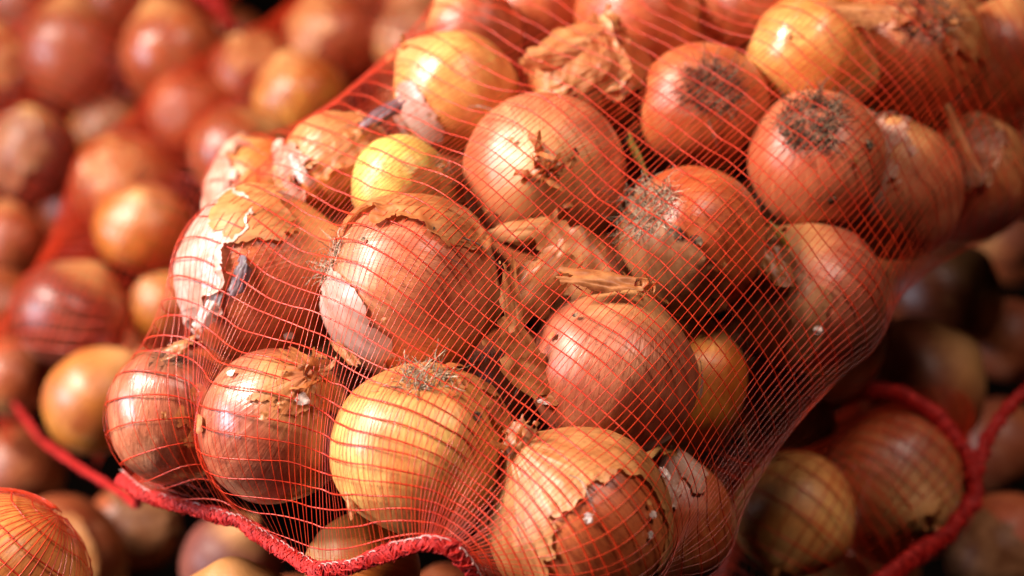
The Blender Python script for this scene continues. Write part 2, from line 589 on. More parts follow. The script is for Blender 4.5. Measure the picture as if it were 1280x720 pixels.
def finish_onion(o):
    R, h, seed, hi = o['R'], o['h'], o['seed'], o['hi']
    if o['root'] is not None: z = -cdir(o['root'])
    elif o['neck'] is not None: z = cdir(o['neck'])
    else:
        r = np.random.default_rng(seed)
        z = r.normal(0, 1, 3); z /= np.linalg.norm(z)
    o['z'] = z
    q = quat_from_z(z, seed * 1.3)
    P = o['P']
    small = not hi
    mat = onion_mat(o['pal'], R, h, seed % 37, o['patch'], o['dirt'], o['gloss'])
    me = bulb_mesh(R, h, seed, 112 if hi else 44, 80 if hi else 30)
    parts = hi and (o['tuft'] or o['neckn'] or o['shells'])
    if not parts and not o['tuft'] and not o['neckn'] and not o['shells']:
        ob = link('onion', me, mat, None, P, q)
        tag(ob, o['label'], 'onion', o['group'])
        o['obj'] = ob
        return
    root = link('onion', None, None, None, P, q)
    tag(root, o['label'], 'onion', o['group'])
    o['obj'] = root
    link('bulb', me, mat, root)
    qi = q.inverted()
    if o['tuft']:
        t = link('root_tuft', root_tuft(R, h, seed, o['tuft'], o['tuftL'], o['spread']), M_ROOTD if o['dark'] else M_ROOT, root)
        t['kind'] = 'stuff'
    if o['neckn']:
        link('dry_neck', dry_neck(R, h, seed, o['neckn'], o['neckL']), M_TAN, root)
    for k, sh in enumerate(o['shells']):
        dv = qi @ Vector([float(a) for a in cdir(sh['d'])])
        me2 = skin_shell(R, h, seed, np.array(dv), sh['thr'], sh.get('hole', False), sh.get('amp', 0.35), sh.get('curl', 0.0022), 0.0006 + 0.0005 * k, sh.get('res', 150))
        if me2: 
            so = link('torn_skin', me2, PAPER[sh['m']], root)
            if sh.get('label'): so['label'] = sh['label']


G0 = 'onions in the sharp net bag'
# ---- front bag, as seen from the front edge backwards
onion(522, 563, 114, .750, 'yellow', 'golden-yellow onion with a grey root tuft on top, above the red hem', root=(.05, .86, .45), h=.95, tuft=150, tuftL=.012, patch=.75, dirt=.35,
      shells=[dict(d=(.75, .55, .25), thr=.93, m='tan', amp=.22, curl=.002), ], group=G0)
onion(515, 356, 113, .790, 'pink', 'large pink onion with a white sheen and torn papery skin along its top', root=(-.90, .30, .28), h=.98, tuft=90, tuftL=.011,
      shells=[dict(d=(.05, .92, .20), thr=.66, m='tan', amp=.30, curl=.0035, res=200), dict(d=(-.72, -.50, .45), thr=.80, m='white', amp=.22, curl=.0003)], patch=.35, group=G0)
onion(765, 466, 108, .775, 'plum', 'plum-brown onion with a straw-coloured top, right of the golden one', neck=(.32, .88, .1), h=.93, neckn=9, neckL=.010,
      shells=[dict(d=(.93, -.05, .25), thr=.96, m='white', amp=.12, curl=.002)], dirt=.4, group=G0)
onion(680, 216, 104, .865, 'pink', 'pink onion whose dry crumpled neck tip points straight at the viewer', neck=(-.05, .02, .95), h=.86, neckn=20, neckL=.011, patch=.3, group=G0)
onion(864, 302, 93, .840, 'copper', 'copper onion with a dark root tuft on its left, half covered by brown torn skin', root=(-.62, .45, .65), h=1.0, tuft=230, tuftL=.014,
      shells=[dict(d=(-.45, -.55, .45), thr=.55, m='brown', amp=.22, curl=.0022)], spread=.32, gloss=.30, group=G0)
onion(726, 652, 116, .735, 'copper', 'onion with orange outer skin torn open over a brown layer, at the front', neck=(-.62, .72, .2), h=1.0, neckn=7, neckL=.012,
      shells=[dict(d=(.28, -.12, .90), thr=.74, hole=True, m='orange', amp=.20, curl=.0018, res=220, label='orange outer skin with a ragged hole')], patch=.5, group=G0)
onion(350, 534, 95, .765, 'plum', 'brown-pink onion left of the golden one with crumbly dry skin at its upper right', neck=(.42, .55, .62), h=1.12, neckn=14, neckL=.009,
      shells=[dict(d=(.45, .62, .6), thr=.83, m='tan', amp=.30, curl=.0026)], patch=.35, gloss=.27, group=G0)
onion(215, 522, 79, .800, 'plum', 'leftmost onion of the front bag, violet-brown with a black root scar on top', root=(.05, .86, .42), h=1.12, tuft=55, tuftL=.006, dark=True,
      shells=[dict(d=(.72, .05, .55), thr=.93, m='tan', amp=.25, curl=.0025)], gloss=.26, group=G0)
onion(330, 348, 110, .818, 'copper', 'brown onion with white papery skin peeling off its left side', neck=(.80, .30, .3), h=1.0,
      shells=[dict(d=(-.90, .25, .3), thr=.60, m='white', amp=.30, curl=.003, res=180, label='white papery skin torn at its lower edge'), dict(d=(.0, .75, .6), thr=.90, m='orange', amp=.25, curl=.0018)], group=G0)
onion(494, 232, 65, .862, 'lemon', 'small pale yellow onion stripped of its skin', root=(.80, .25, .35), h=.95, tuft=40, tuftL=.006, patch=.8, dirt=.2,
      shells=[dict(d=(.55, -.35, .6), thr=.80, m='orange', amp=.2, curl=.0024)], group=G0)
onion(569, 118, 77, .940, 'yellow', 'yellow-orange onion with a white gleam on its left end, upper left of the bag', neck=(-.75, .62, .1), h=1.05, neckn=6, neckL=.007, patch=.6, dirt=.3,
      shells=[dict(d=(-.70, -.45, .5), thr=.88, m='white', amp=.18, curl=.0010)], gloss=.28, group=G0)  # pale shell painted in for the white highlight on the left end
onion(428, 212, 68, .885, 'amber', 'amber onion under a loose orange skin with a ragged pink lower edge', neck=(.6, .5, .1), h=1.0,
      shells=[dict(d=(-.45, .70, .45), thr=.42, m='orange', amp=.35, curl=.0045, res=180), dict(d=(-.85, .0, .45), thr=.78, m='pink', amp=.3, curl=.005)], group=G0)
onion(326, 240, 68, .905, 'amber', 'amber onion mostly hidden behind the brown one with white skin', neck=(-.4, .8, .1), h=1.0,
      shells=[dict(d=(-.75, .45, .3), thr=.7, m='pink', amp=.3, curl=.002)], group=G0)
onion(742, 104, 78, .945, 'brown', 'brown onion covered with loose orange papery shreds, at the top middle', neck=(.1, .95, .25), h=.90, neckn=10, neckL=.012,
      shells=[dict(d=(-.35, .5, .7), thr=.62, m='orange', amp=.42, curl=.006, res=180), dict(d=(.6, .2, .6), thr=.80, m='tan', amp=.35, curl=.004)], group=G0)
onion(874, 132, 82, .925, 'copper', 'red-copper onion with a bristly root disc facing the viewer', root=(.02, .22, .9), h=.86, tuft=280, tuftL=.013, dark=True, spread=.36, patch=.3, group=G0)
onion(1022, 72, 77, .950, 'yellow', 'glossy orange onion with a bright streak of light, upper right', neck=(.75, -.3, .1), h=1.05, patch=.4, dirt=.15, gloss=.18, group=G0)
onion(1022, 200, 87, .890, 'pink', 'pink onion with a wide grey root tuft at its upper left', root=(-.22, .50, .75), h=.92, tuft=330, tuftL=.013, dark=True, spread=.44, patch=.3, dirt=.8, group=G0)
onion(1140, 68, 90, .985, 'copper', 'onion with pale frayed skin round a blackish root scar, top right', root=(.0, .38, .8), h=.92, tuft=240, tuftL=.012, dark=True, spread=.36,
      shells=[dict(d=(-.35, .85, .4), thr=.62, m='tan', amp=.35, curl=.004), dict(d=(.75, .35, .5), thr=.74, m='tan', amp=.35, curl=.004)], group=G0)
onion(1122, 235, 84, .955, 'pink', 'smooth pink onion at the right shoulder of the bag', neck=(-.1, .5, .4), h=1.10, patch=.3, gloss=.3,
      shells=[dict(d=(-.55, .45, .6), thr=.78, m='pink', amp=.3, curl=.002)], group=G0)
onion(1012, 376, 94, .880, 'plum', 'dusky pink onion with a green shoot at its upper left', neck=(-.50, .80, .35), h=1.0, neckn=5, neckL=.008,
      shells=[dict(d=(-.75, -.25, .6), thr=.60, m='brown', amp=.2, curl=.0015)], group=G0)
onion(797, 30, 84, 1.000, 'copper', 'smooth reddish onion cut by the top edge left of the bristly one', neck=(.7, .4, .0), h=.90, patch=.2, group=G0)
onion(935, 12, 64, 1.010, 'brown', 'dark copper onion at the top edge between two lighter ones', neck=(.3, .9, -.1), h=.95, group=G0)
onion(1238, 78, 66, 1.02, 'brown', 'reddish onion right of the one with the blackish root scar', neck=(.2, .9, .2), h=1.2, group=G0)
onion(1205, 225, 76, 1.00, 'brown', 'dull red onion at the lower right shoulder of the bag', neck=(.2, .5, .5), h=1.1, shells=[dict(d=(-.3, .6, .7), thr=.80, m='brown', amp=.3, curl=.003)], group=G0)
onion(868, 480, 66, .860, 'amber', 'yellowish onion peeping out behind the plum-brown one', neck=(.2, .9, .0), h=1.15, patch=.7, group=G0)
onion(845, 650, 72, .815, 'copper', 'dull red onion right of the torn-skinned one, low on the side of the bag', neck=(-.1, .9, .3), h=1.15,
      shells=[dict(d=(-.3, .6, .6), thr=.80, m='pink', amp=.3, curl=.003)], group=G0)
onion(452, 712, 72, .785, 'amber', 'orange onion half hidden below the golden one, behind the hem', neck=(-.6, .2, .4), h=1.0, patch=.3, group=G0)
onion(600, 40, 60, 1.03, 'brown', 'brown onion at the top left rim of the bag', neck=(-.6, .7, .2), h=1.0, neckn=6, group=G0)
onion(660, 20, 62, 1.045, 'copper', 'copper onion at the top rim beside the shredded one', h=1.0, neck=(-.3, .9, .1), group=G0)
onion(1060, -20, 70, 1.05, 'amber', 'pale orange onion cut by the top edge above the glossy one', h=.9, neck=(.4, .8, .0), group=G0)
onion(950, 452, 62, .925, 'brown', 'brown onion in shade between the plum-brown and the green-shooted one', h=1.0, neck=(.0, .7, .3), group=G0)
MAIN = list(ONIONS)


def squeeze(d):
    return d if d < .775 else .775 + (d - .775) * .62


for o in MAIN:
    if o['px'] > 380 or o['py'] < 180:
        o['R'] *= squeeze(o['d']) / o['d']
        o['d'] = squeeze(o['d'])

# ---- left bag behind
G1 = 'blurred onions in the bag behind on the left'
n0 = len(ONIONS)
onion(178, 284, 62, 1.20, 'ochre', 'yellow-topped onion, brightest in the blurred left bag', neck=(.1, .5, .5), h=.84, hi=False, gloss=.22, patch=.2, dirt=.3, group=G1)
onion(300, 196, 66, 1.21, 'russet', 'blurred copper onion with two small highlights, left of the sharp bag', neck=(.7, .5, .1), h=.9, hi=False, gloss=.18, patch=.1, dirt=.2, group=G1)
onion(158, 232, 66, 1.27, 'russet', 'dull netted onion above the yellow-topped blurred one', hi=False, gloss=.29, group=G1)
onion(88, 396, 72, 1.15, 'wine', 'blurred dusky pink onion at the left edge of the middle bag', neck=(.5, .8, .1), hi=False, gloss=.24, group=G1)
onion(122, 500, 66, 1.07, 'ochre', 'blurred orange onion beside the leftmost sharp onion', neck=(.6, .7, .2), h=1.05, hi=False, gloss=.28, patch=.2, group=G1)
onion(205, 385, 48, 1.16, 'ochre', 'small ochre onion between the blurred bag and the sharp bag', hi=False, gloss=.29, group=G1)
onion(376, 122, 60, 1.30, 'ochre', 'blurred yellow-brown onion touching the upper rim of the sharp bag', neck=(-.3, .8, .3), hi=False, gloss=.22, patch=.6, group=G1)
onion(312, 92, 50, 1.36, 'russet', 'blurred coppery onion left of the yellow-brown one', hi=False, gloss=.25, group=G1)
onion(415, 46, 60, 1.38, 'russet', 'large blurred red-brown onion at the top, left of centre', hi=False, gloss=.24, group=G1)
onion(518, 56, 54, 1.36, 'russet', 'blurred red onion just above the sharp bag rim', hi=False, gloss=.29, group=G1)
onion(530, 2, 52, 1.47, 'brown', 'dim onion cut by the top edge above the red one', hi=False, gloss=.29, group=G1)
onion(18, 470, 52, 1.16, 'brown', 'dark orange onion cut by the left edge, beside the dusky pink one', hi=False, gloss=.29, group=G1)
onion(235, 140, 50, 1.35, 'brown', 'dim brown onion between the two netted piles', hi=False, gloss=.29, group=G1)
onion(455, -15, 50, 1.52, 'brown', 'dim red onion at the very top, left of centre', hi=False, gloss=.29, group=G1)
LEFT = ONIONS[n0:]
# ---- far left heap
G2 = 'blurred onions in the far upper left heap'
n0 = len(ONIONS)
onion(88, 66, 62, 1.42, 'russet', 'smooth egg-like copper onion in the upper left corner heap', neck=(0, .9, .2), h=1.12, hi=False, gloss=.25, patch=.05, dirt=.1, group=G2)
onion(218, 70, 65, 1.40, 'brown', 'brown onion with a white spot of light beside the bright red net edge', neck=(-.3, .9, .2), h=1.08, hi=False, gloss=.16, patch=.3, dirt=.2, group=G2)
onion(42, 195, 56, 1.36, 'wine', 'dusky onion with a pale yellow top at the left edge', neck=(0, .8, .4), h=1.08, hi=False, gloss=.29, group=G2)
onion(-4, 85, 40, 1.43, 'russet', 'copper onion cut by the left edge beside the egg-like one', h=1.3, neck=(0, 1, 0), hi=False, gloss=.29, group=G2)
onion(138, 165, 52, 1.44, 'ochre', 'yellowish onion wedged below the two upper left onions', hi=False, gloss=.29, group=G2, patch=.5)
onion(10, 303, 46, 1.33, 'brown', 'dim brown-red onion halfway down the left edge', h=1.1, neck=(0, 1, 0), hi=False, gloss=.29, group=G2)
onion(30, 0, 50, 1.53, 'russet', 'copper onion cut by the top edge in the left corner', hi=False, gloss=.29, group=G2)
onion(150, -8, 52, 1.55, 'russet', 'copper onion cut by the top edge between the egg-like and the spotlit one', hi=False, gloss=.29, group=G2)
onion(90, 262, 40, 1.42, 'brown', 'small dark onion in the gap left of the yellow-topped one', hi=False, gloss=.29, group=G2)
FARL = ONIONS[n0:]
# ---- right bag below
G3 = 'shadowed onions in the bag below on the right'
n0 = len(ONIONS)
onion(993, 645, 77, .925, 'yellow', 'yellow netted onion catching light in the shadow at the lower right', neck=(-.2, -.5, .4), h=1.02, hi=False, gloss=.24, patch=.4, group=G3)
onion(1122, 612, 96, .955, 'brown', 'wide wrinkled onion with a dark neck pit facing the viewer, inside the red band', neck=(.20, -.30, .9), h=.86, hi=True, neckn=10, neckL=.008, dirt=.9, gloss=.42, group=G3)
onion(1150, 480, 86, 1.05, 'russet', 'dark dusky onion above the red band', neck=(.5, .4, .3), hi=False, group=G3)
onion(1180, 368, 74, 1.12, 'russet', 'very dark red onion in shadow on the right', neck=(.3, .4, .3), hi=False, gloss=.25, group=G3)
onion(1262, 425, 52, 1.16, 'brown', 'dim brown onion at the right edge above the wire-thin band', hi=False, group=G3)
onion(1255, 690, 76, 1.02, 'copper', 'reddish onion in the lower right corner', hi=False, group=G3)
onion(1243, 555, 60, 1.14, 'brown', 'dim onion behind the fork of the red band', hi=False, group=G3)
onion(986, 530, 58, .99, 'plum', 'muted pink onion just outside the right edge of the sharp bag', hi=False, group=G3)
onion(872, 640, 46, .985, 'amber', 'dim orange onion in the shadow left of the yellow netted one', h=1.3, neck=(0, 1, 0), hi=False, group=G3)
onion(1270, 275, 60, 1.20, 'brown', 'dim onion at the right edge halfway up', hi=False, group=G3)
onion(1282, 150, 50, 1.22, 'brown', 'dim reddish onion at the right edge near the top', hi=False, group=G3)
onion(1040, 760, 70, 1.0, 'brown', 'dark onion at the bottom edge under the yellow netted one', hi=False, group=G3)
RIGHT = ONIONS[n0:]
# ---- near corner
n0 = len(ONIONS)
onion(-3, 727, 111, .790, 'yellow', 'bright orange netted onion in the lower left corner', neck=(-.5, -.6, .3), h=.98, patch=.3, gloss=.34, group='onions of the near left corner bag')
NEAR = ONIONS[n0:]
n0 = len(ONIONS)
G4 = 'onions in the dark hollow under the sharp bag'
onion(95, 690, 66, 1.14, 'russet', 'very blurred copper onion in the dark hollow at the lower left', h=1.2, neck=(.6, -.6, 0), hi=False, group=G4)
onion(290, 705, 64, 1.06, 'wine', 'dark onion hanging below the red hem', h=1.0, neck=(.3, .6, .3), hi=False, gloss=.55, dirt=.9, group=G4)  # wine skin and heavy dirt put the hollow's shade into its colour
onion(430, 770, 66, .98, 'wine', 'dark onion at the bottom edge below the hem', hi=False, group=G4)  # wine skin again: shade below the hem painted as skin tone
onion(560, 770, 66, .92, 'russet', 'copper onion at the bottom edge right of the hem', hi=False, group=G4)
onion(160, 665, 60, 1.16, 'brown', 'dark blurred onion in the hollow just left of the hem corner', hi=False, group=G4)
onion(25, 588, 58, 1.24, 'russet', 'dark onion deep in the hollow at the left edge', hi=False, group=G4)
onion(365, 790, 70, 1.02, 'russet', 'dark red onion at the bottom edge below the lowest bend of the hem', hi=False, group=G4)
HOLLOW = ONIONS[n0:]


for o in LEFT + FARL + RIGHT + HOLLOW:
    if o['hi']: continue
    rr = np.random.default_rng(o['seed'] + 77)
    if rr.uniform() < .55 and o['neck'] is not None: o['neckn'], o['neckL'] = 6, .009
    if rr.uniform() < .40 and (o['px'], o['py']) not in ((178, 284), (993, 645), (88, 66), (218, 70), (300, 196), (122, 500), (376, 122)):
        o['shells'] = [dict(d=(rr.uniform(-.6, .6), rr.uniform(-.1, .8), .7), thr=rr.uniform(.6, .85), m=str(rr.choice(['brown', 'orange'])), amp=.4, curl=.003, res=70)]
    o['gloss'] += rr.uniform(.02, .14) + (.10 if o['group'] == G3 else 0)
    o['dirt'] = max(o['dirt'], .6)


def settle(iters=120):
    """ease overlapping onions apart, mostly nearer / farther, so none cuts through another."""
    n = len(ONIONS)
    D = np.array([o['d'] for o in ONIONS]); PX = np.array([o['px'] for o in ONIONS], float); PY = np.array([o['py'] for o in ONIONS], float)
    Rr = np.array([o['R'] * (0.94 + 0.06 * min(1, o['h'])) for o in ONIONS])
    mv = np.zeros((n, 3))
    for it in range(iters):
        P = np.array([at(x, y, d) for x, y, d in zip(PX, PY, D)]) + mv
        dif = P[:, None] - P[None]
        dist = np.linalg.norm(dif, axis=-1) + np.eye(n) * 9
        pen = np.clip(0.95 * (Rr[:, None] + Rr[None]) - dist, 0, None)
        if pen.max() < 1e-4: break
        k = pen / dist
        push = (dif * k[..., None]).sum(1) * 0.25
        dd = (push @ CF)
        sg = np.sign(D[:, None] - D[None]); sg[sg == 0] = 1
        D = D + dd * 1.0 + (pen * sg).sum(1) * 0.12
        mv = mv + (push - dd[:, None] * CF) * 0.35
    for i, o in enumerate(ONIONS):
        o['P'] = at(PX[i], PY[i], D[i]) + mv[i]
        o['R'] = min(o['R'] * (D[i] / o['d']) ** 0.8, 0.045)
        o['d'] = float((o['P'] - C0) @ CF)


settle()

# ---- onions deeper down, seen only through the gaps
DARK = [(1030, 1130, 340, 475), (-90, 70, 555, 625), (60, 640, 545, 800), (265, 355, -50, 50), (880, 960, 540, 620), (0, 60, 480, 560)]


def fill(target, box, n, zfun, label, group, R=(0.030, 0.037), tries=4000, minsep=0.93, camclear=True):
    r = np.random.default_rng(n * 31 + int(box[0] * 1000) % 97)
    made = 0
    for _ in range(tries):
        if made >= n: break
        x, y = r.uniform(box[0], box[1]), r.uniform(box[2], box[3])
        ztop, zbot = zfun(x, y)
        z = r.uniform(zbot, ztop)
        rr = r.uniform(*R)
        p = np.array([x, y, z])
        ok = True
        for o in ONIONS:
            if np.linalg.norm(o['P'] - p) < minsep * (o['R'] + rr): ok = False; break
        if not ok: continue
        v = p - C0; dep = v @ CF
        px = 640 + FPX * (v @ CX) / dep; py = 360 - FPX * (v @ CU) / dep
        # never in front of an onion that the photograph shows
        if any(abs(o['px'] - px) < o['rp'] and abs(o['py'] - py) < o['rp'] and o['d'] > dep for o in ONIONS if o.get('R') and o['rp'] > 1 and not o.get('fill')): continue
        if any(a < px < b and c < py < e for a, b, c, e in DARK): continue
        if px < -90 or px > 1370 or py < -90 or py > 810: continue
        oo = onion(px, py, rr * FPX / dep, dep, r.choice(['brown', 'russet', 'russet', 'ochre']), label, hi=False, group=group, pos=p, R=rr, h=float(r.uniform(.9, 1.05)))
        oo['fill'] = True
        made += 1


def seg_interp(pts, n):
    pts = np.array(pts, float)
    s = np.concatenate([[0], np.cumsum(np.linalg.norm(np.diff(pts, axis=0), axis=1))])
    t = np.linspace(0, s[-1], n)
    out = np.stack([np.interp(t, s, pts[:, k]) for k in range(3)], -1)
    for _ in range(max(2, n // 12)):
        out[1:-1] = 0.5 * out[1:-1] + 0.25 * (out[2:] + out[:-2])
    return out


AX_MAIN = [at(440, 590, .85), at(570, 480, .87), at(700, 330, .90), at(880, 170, .94), at(1060, 50, .97), at(1260, -60, 1.01)]
axm = seg_interp(AX_MAIN, 40)


def zf_main(x, y):
    k = np.argmin(np.hypot(axm[:, 0] - x, axm[:, 1] - y))
    if np.hypot(axm[k, 0] - x, axm[k, 1] - y) > 0.10: return -9, -9.1
    return axm[k, 2] + 0.01, axm[k, 2] - 0.08


STOP = set("a the of on in its and with whose left right between at behind below above by over one that to under half two small long grey dry round straight lower upper loose wide deep low high dull just very bright cut beside facing mostly onion's".split())


def short_name(o, n):
    w = o['label'].split(',')[0].split()[:n]
    while w[-1] in STOP: w = w[:-1]
    if 'onion' not in w: w = w[:n - 1] + ['onion']
    return ' '.join(w)


USED = set()


def rel_label(fmt, px, py, cand, on=False):
    """say which one by the described onion it lies next to."""
    c = sorted(cand, key=lambda o: math.hypot(o['px'] - px, o['py'] - py))
    for o in (c[:1] * 2 if on else c[:5]):
        dx, dy = px - o['px'], py - o['py']
        h = ('left of' if dx < 0 else 'right of'); v = ('above' if dy < 0 else 'below')
        side = h if abs(dx) > abs(dy) else v
        if on: side = {'left of': 'left on', 'right of': 'right on', 'above': 'high on', 'below': 'low on'}[side]
        for t in fmt:
            pre = f"{t} {side} the ".split()
            lab = ' '.join(pre) + ' ' + short_name(o, 16 - len(pre))
            if lab not in USED:
                USED.add(lab)
                return lab
    return lab


NAMED = list(ONIONS)
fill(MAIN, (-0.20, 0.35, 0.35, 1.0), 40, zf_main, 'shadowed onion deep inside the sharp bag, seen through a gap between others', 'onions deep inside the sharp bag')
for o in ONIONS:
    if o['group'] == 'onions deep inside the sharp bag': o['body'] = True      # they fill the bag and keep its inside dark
zl = np.mean([o['P'][2] for o in LEFT])
fill(LEFT, (-0.5, 0.05, 0.7, 1.5), 34, lambda x, y: (zl - 0.06, zl - 0.18), 'dim blurred onion in the lower layer of the heap behind', 'onions in the lower layer behind')
zr = np.mean([o['P'][2] for o in RIGHT])
fill(RIGHT, (0.05, 0.5, 0.55, 1.3), 22, lambda x, y: (zr - 0.05, zr - 0.17), 'shadowed onion in the lower layer on the right', 'onions in the lower layer on the right')



def visible_part(o):
    """share of an onion's disc that nothing nearer covers."""
    r = np.random.default_rng(3)
    hit = 0
    for k in range(70):
        a, q = r.uniform(0, 6.283), math.sqrt(r.uniform(0, 1)) * .98
        x, y = o['px'] + math.cos(a) * q * o['rp'], o['py'] + math.sin(a) * q * o['rp']
        if not (0 < x < 1280 and 0 < y < 720): continue
        v = CF + CX * (x - 640) / FPX + CU * (360 - y) / FPX
        vn = v / np.linalg.norm(v)
        clear = True
        for p in ONIONS:
            if p is o or p['d'] > o['d']: continue
            w = p['P'] - C0
            if np.linalg.norm(w - vn * (w @ vn)) < p['R'] * .97: clear = False; break
        hit += clear
    return hit / 70


keep = []
for o in ONIONS:
    if o.get('fill') and not o.get('body') and visible_part(o) < .04: continue
    keep.append(o)
ONIONS[:] = keep
for o in ONIONS:
    if o.get('fill'):
        base = 'shadowed' if 'shadow' in o['label'] else 'dim blurred'
        near = [n for n in NAMED if abs(n['d'] - o['d']) < .25]
        o['label'] = rel_label((f'{base} onion deeper down', f'{base} {dict(brown="brown", russet="copper", wine="dusky", ochre="ochre")[o["pal"]]} onion lower'), o['px'], o['py'], near)
for o in ONIONS:
    finish_onion(o)

# ------------------------------------------------------------------ net bags
def ellip(o, margin):
    """contact ellipsoid of an onion: centre, matrix into unit-sphere space."""
    z = o['z']; a = np.cross(z, [0.3, 0.5, 0.8]); a /= np.linalg.norm(a); b = np.cross(z, a)
    R = o['R'] * 1.015 + margin
    H = o['R'] * o['h'] * 1.03 + margin
    return o['P'], np.stack([a / R, b / R, z / H])


def net_surface(onions, axis, nu, nv, rmin, seam=None, seam_rows=6, pin=(1.25, 1.75), it1=150, it2=160, margin=0.0014, wv=1.0, wu=1.0, end_close=None, closed=False):
    A = seg_interp(axis, nu)
    T = np.gradient(A, axis=0); T /= np.linalg.norm(T, axis=1, keepdims=True)
    up = np.array([0, 0, 1.0])
    S = np.cross(T, up); S /= np.linalg.norm(S, axis=1, keepdims=True)
    N = np.cross(S, T)
    t = np.arange(nv) * 2 * math.pi / nv
    D = -np.cos(t)[None, :, None] * S[:, None] + np.sin(t)[None, :, None] * N[:, None]
    E = [ellip(o, margin) for o in onions]
    r0 = np.zeros((nu, nv))
    rm = np.array([rmin(u / (nu - 1)) for u in range(nu)])          # (side, up) radii kept open
    base = 1 / np.sqrt((np.cos(t)[None] / rm[:, :1]) ** 2 + (np.sin(t)[None] / rm[:, 1:2]) ** 2)
    for c, Mx in E:
        oc = (A - c) @ Mx.T
        dd = D @ Mx.T
        a = (dd ** 2).sum(-1); b = (dd * oc[:, None]).sum(-1); cc = (oc ** 2).sum(-1)[:, None] - 1
        disc = b * b - a * cc
        hit = np.where(disc > 0, (-b + np.sqrt(np.clip(disc, 0, None))) / a, 0)
        r0 = np.maximum(r0, hit)
    r0 = np.maximum(r0, base)
    r = r0.copy()
    for k in range(it1):
        lap = 0.25 * (np.roll(r, 1, 1) + np.roll(r, -1, 1))
        ru = np.concatenate([r[:1], r[:-1]]); rd = np.concatenate([r[1:], r[-1:]])
        r = np.maximum(r0, lap + 0.25 * (ru + rd))
        if closed: r[0] = base[0]; r[-1] = base[-1]
    P = A[:, None] + D * r[..., None]
    if seam is not None:
        cap_c = A[0]
        cap = []
        for k in range(seam_rows):
            w = k / seam_rows
            q = seam * (1 - w) + P[0] * w
            if k:
                dv = q - cap_c
                L0 = np.linalg.norm(dv, axis=1, keepdims=True); dv = dv / L0
                far = L0[:, 0].copy()
                for c, Mx in E:
                    oc = (cap_c - c) @ Mx.T; dd = dv @ Mx.T
                    a = (dd ** 2).sum(-1); b = dd @ oc; cc = oc @ oc - 1
                    disc = b * b - a * cc
                    far = np.maximum(far, np.where(disc > 0, (-b + np.sqrt(np.clip(disc, 0, None))) / a, 0))
                q = cap_c + dv * far[:, None]
            cap.append(q)
        P = np.concatenate([np.array(cap), P])
        nu = P.shape[0]
    if end_close is not None:
        P[-1] = end_close
    tt = t / math.pi
    free = ~((tt > pin[0]) & (tt < pin[1]))
    fm = np.ones((nu, nv), bool); fm[:, ~free] = False; fm[0] = False; fm[-1] = False

    def relax(P, fm, iters, wu, wv):
        n = P.shape[0]
        act = [None] * len(E)
        for k in range(iters):
            lv = np.roll(P, 1, 1) + np.roll(P, -1, 1) - 2 * P
            lu = np.zeros_like(P); lu[1:-1] = P[2:] + P[:-2] - 2 * P[1:-1]
            Q = P + 0.24 * (wv * lv + wu * lu)
            P = np.where(fm[..., None], Q, P)
            fl = P.reshape(-1, 3)
            for e, (c, Mx) in enumerate(E):
                if k % 15 == 0:
                    q = (fl - c) @ Mx.T
                    act[e] = np.nonzero((q ** 2).sum(1) < 1.5 ** 2)[0]
                idx = act[e]
                if len(idx) == 0: continue
                dl = fl[idx] - c
                q = dl @ Mx.T
                f = np.sqrt((q ** 2).sum(1))
                ins = f < 1
                if ins.any():
                    fl[idx[ins]] = c + dl[ins] / f[ins][:, None]
            P = fl.reshape(P.shape)
        return P
    P = relax(P, fm, it2, wu, wv)
    # twice as fine along the bag
    P2 = np.empty((2 * nu - 1, nv, 3)); P2[::2] = P
    P2[1::2] = 0.5 * (P[:-1] + P[1:])
    if nu > 4:
        P2[3:-3:2] = (9 * (P[1:-2] + P[2:-1]) - (P[:-3] + P[3:])) / 16
    f2 = np.ones((2 * nu - 1, nv), bool); f2[:, ~free] = False; f2[0] = False; f2[-1] = False
    P2 = relax(P2, f2, 10, wu, wv * 0.5)
    return P2


def sample(P, u, v):
    """bilinear value of the net surface at row u, column v (wrapping round)."""
    nu, nv = P.shape[:2]
    u = np.clip(u, 0, nu - 1.001); ui = np.floor(u).astype(int); fu = (u - ui)[..., None]
    vi = np.floor(v).astype(int); fv = (v - vi)[..., None]
    a = P[ui, vi % nv]; b = P[ui, (vi + 1) % nv]; c = P[ui + 1, vi % nv]; d = P[ui + 1, (vi + 1) % nv]
    return (a * (1 - fu) + c * fu) * (1 - fv) + (b * (1 - fu) + d * fu) * fv


def normals(P):
    du = np.gradient(P, axis=0)
    dv = (np.roll(P, -1, 1) - np.roll(P, 1, 1))
    n = np.cross(du, dv)
    n /= np.linalg.norm(n, axis=-1, keepdims=True) + 1e-12
    return n


def tape_mesh(name, L, Nn, w, hgt, sides=4, wvar=None):
    """L (K,M,3) lines with surface normals: flat plastic threads as one mesh."""
    K, Mm = L.shape[:2]
    t = np.gradient(L, axis=1); t /= np.linalg.norm(t, axis=-1, keepdims=True) + 1e-12
    s = np.cross(t, Nn); s /= np.linalg.norm(s, axis=-1, keepdims=True) + 1e-12
    n = np.cross(s, t)
    ang = np.arange(sides) * 2 * math.pi / sides
    W = np.full((K, Mm), w) if wvar is None else w * wvar
    V = L[:, :, None] + s[:, :, None] * (np.cos(ang)[None, None, :, None] * W[:, :, None, None]) + n[:, :, None] * (np.sin(ang) * hgt)[None, None, :, None]
    V = V.reshape(-1, 3)
    k = np.arange(K)[:, None, None] * (Mm * sides)
    i = np.arange(Mm - 1)[None, :, None] * sides
    j = np.arange(sides)[None, None]
    j2 = (j + 1) % sides
    F = np.stack([k + i + j, k + i + j2, k + i + sides + j2, k + i + sides + j], -1).reshape(-1, 4)
    return np_mesh(name, V, F)


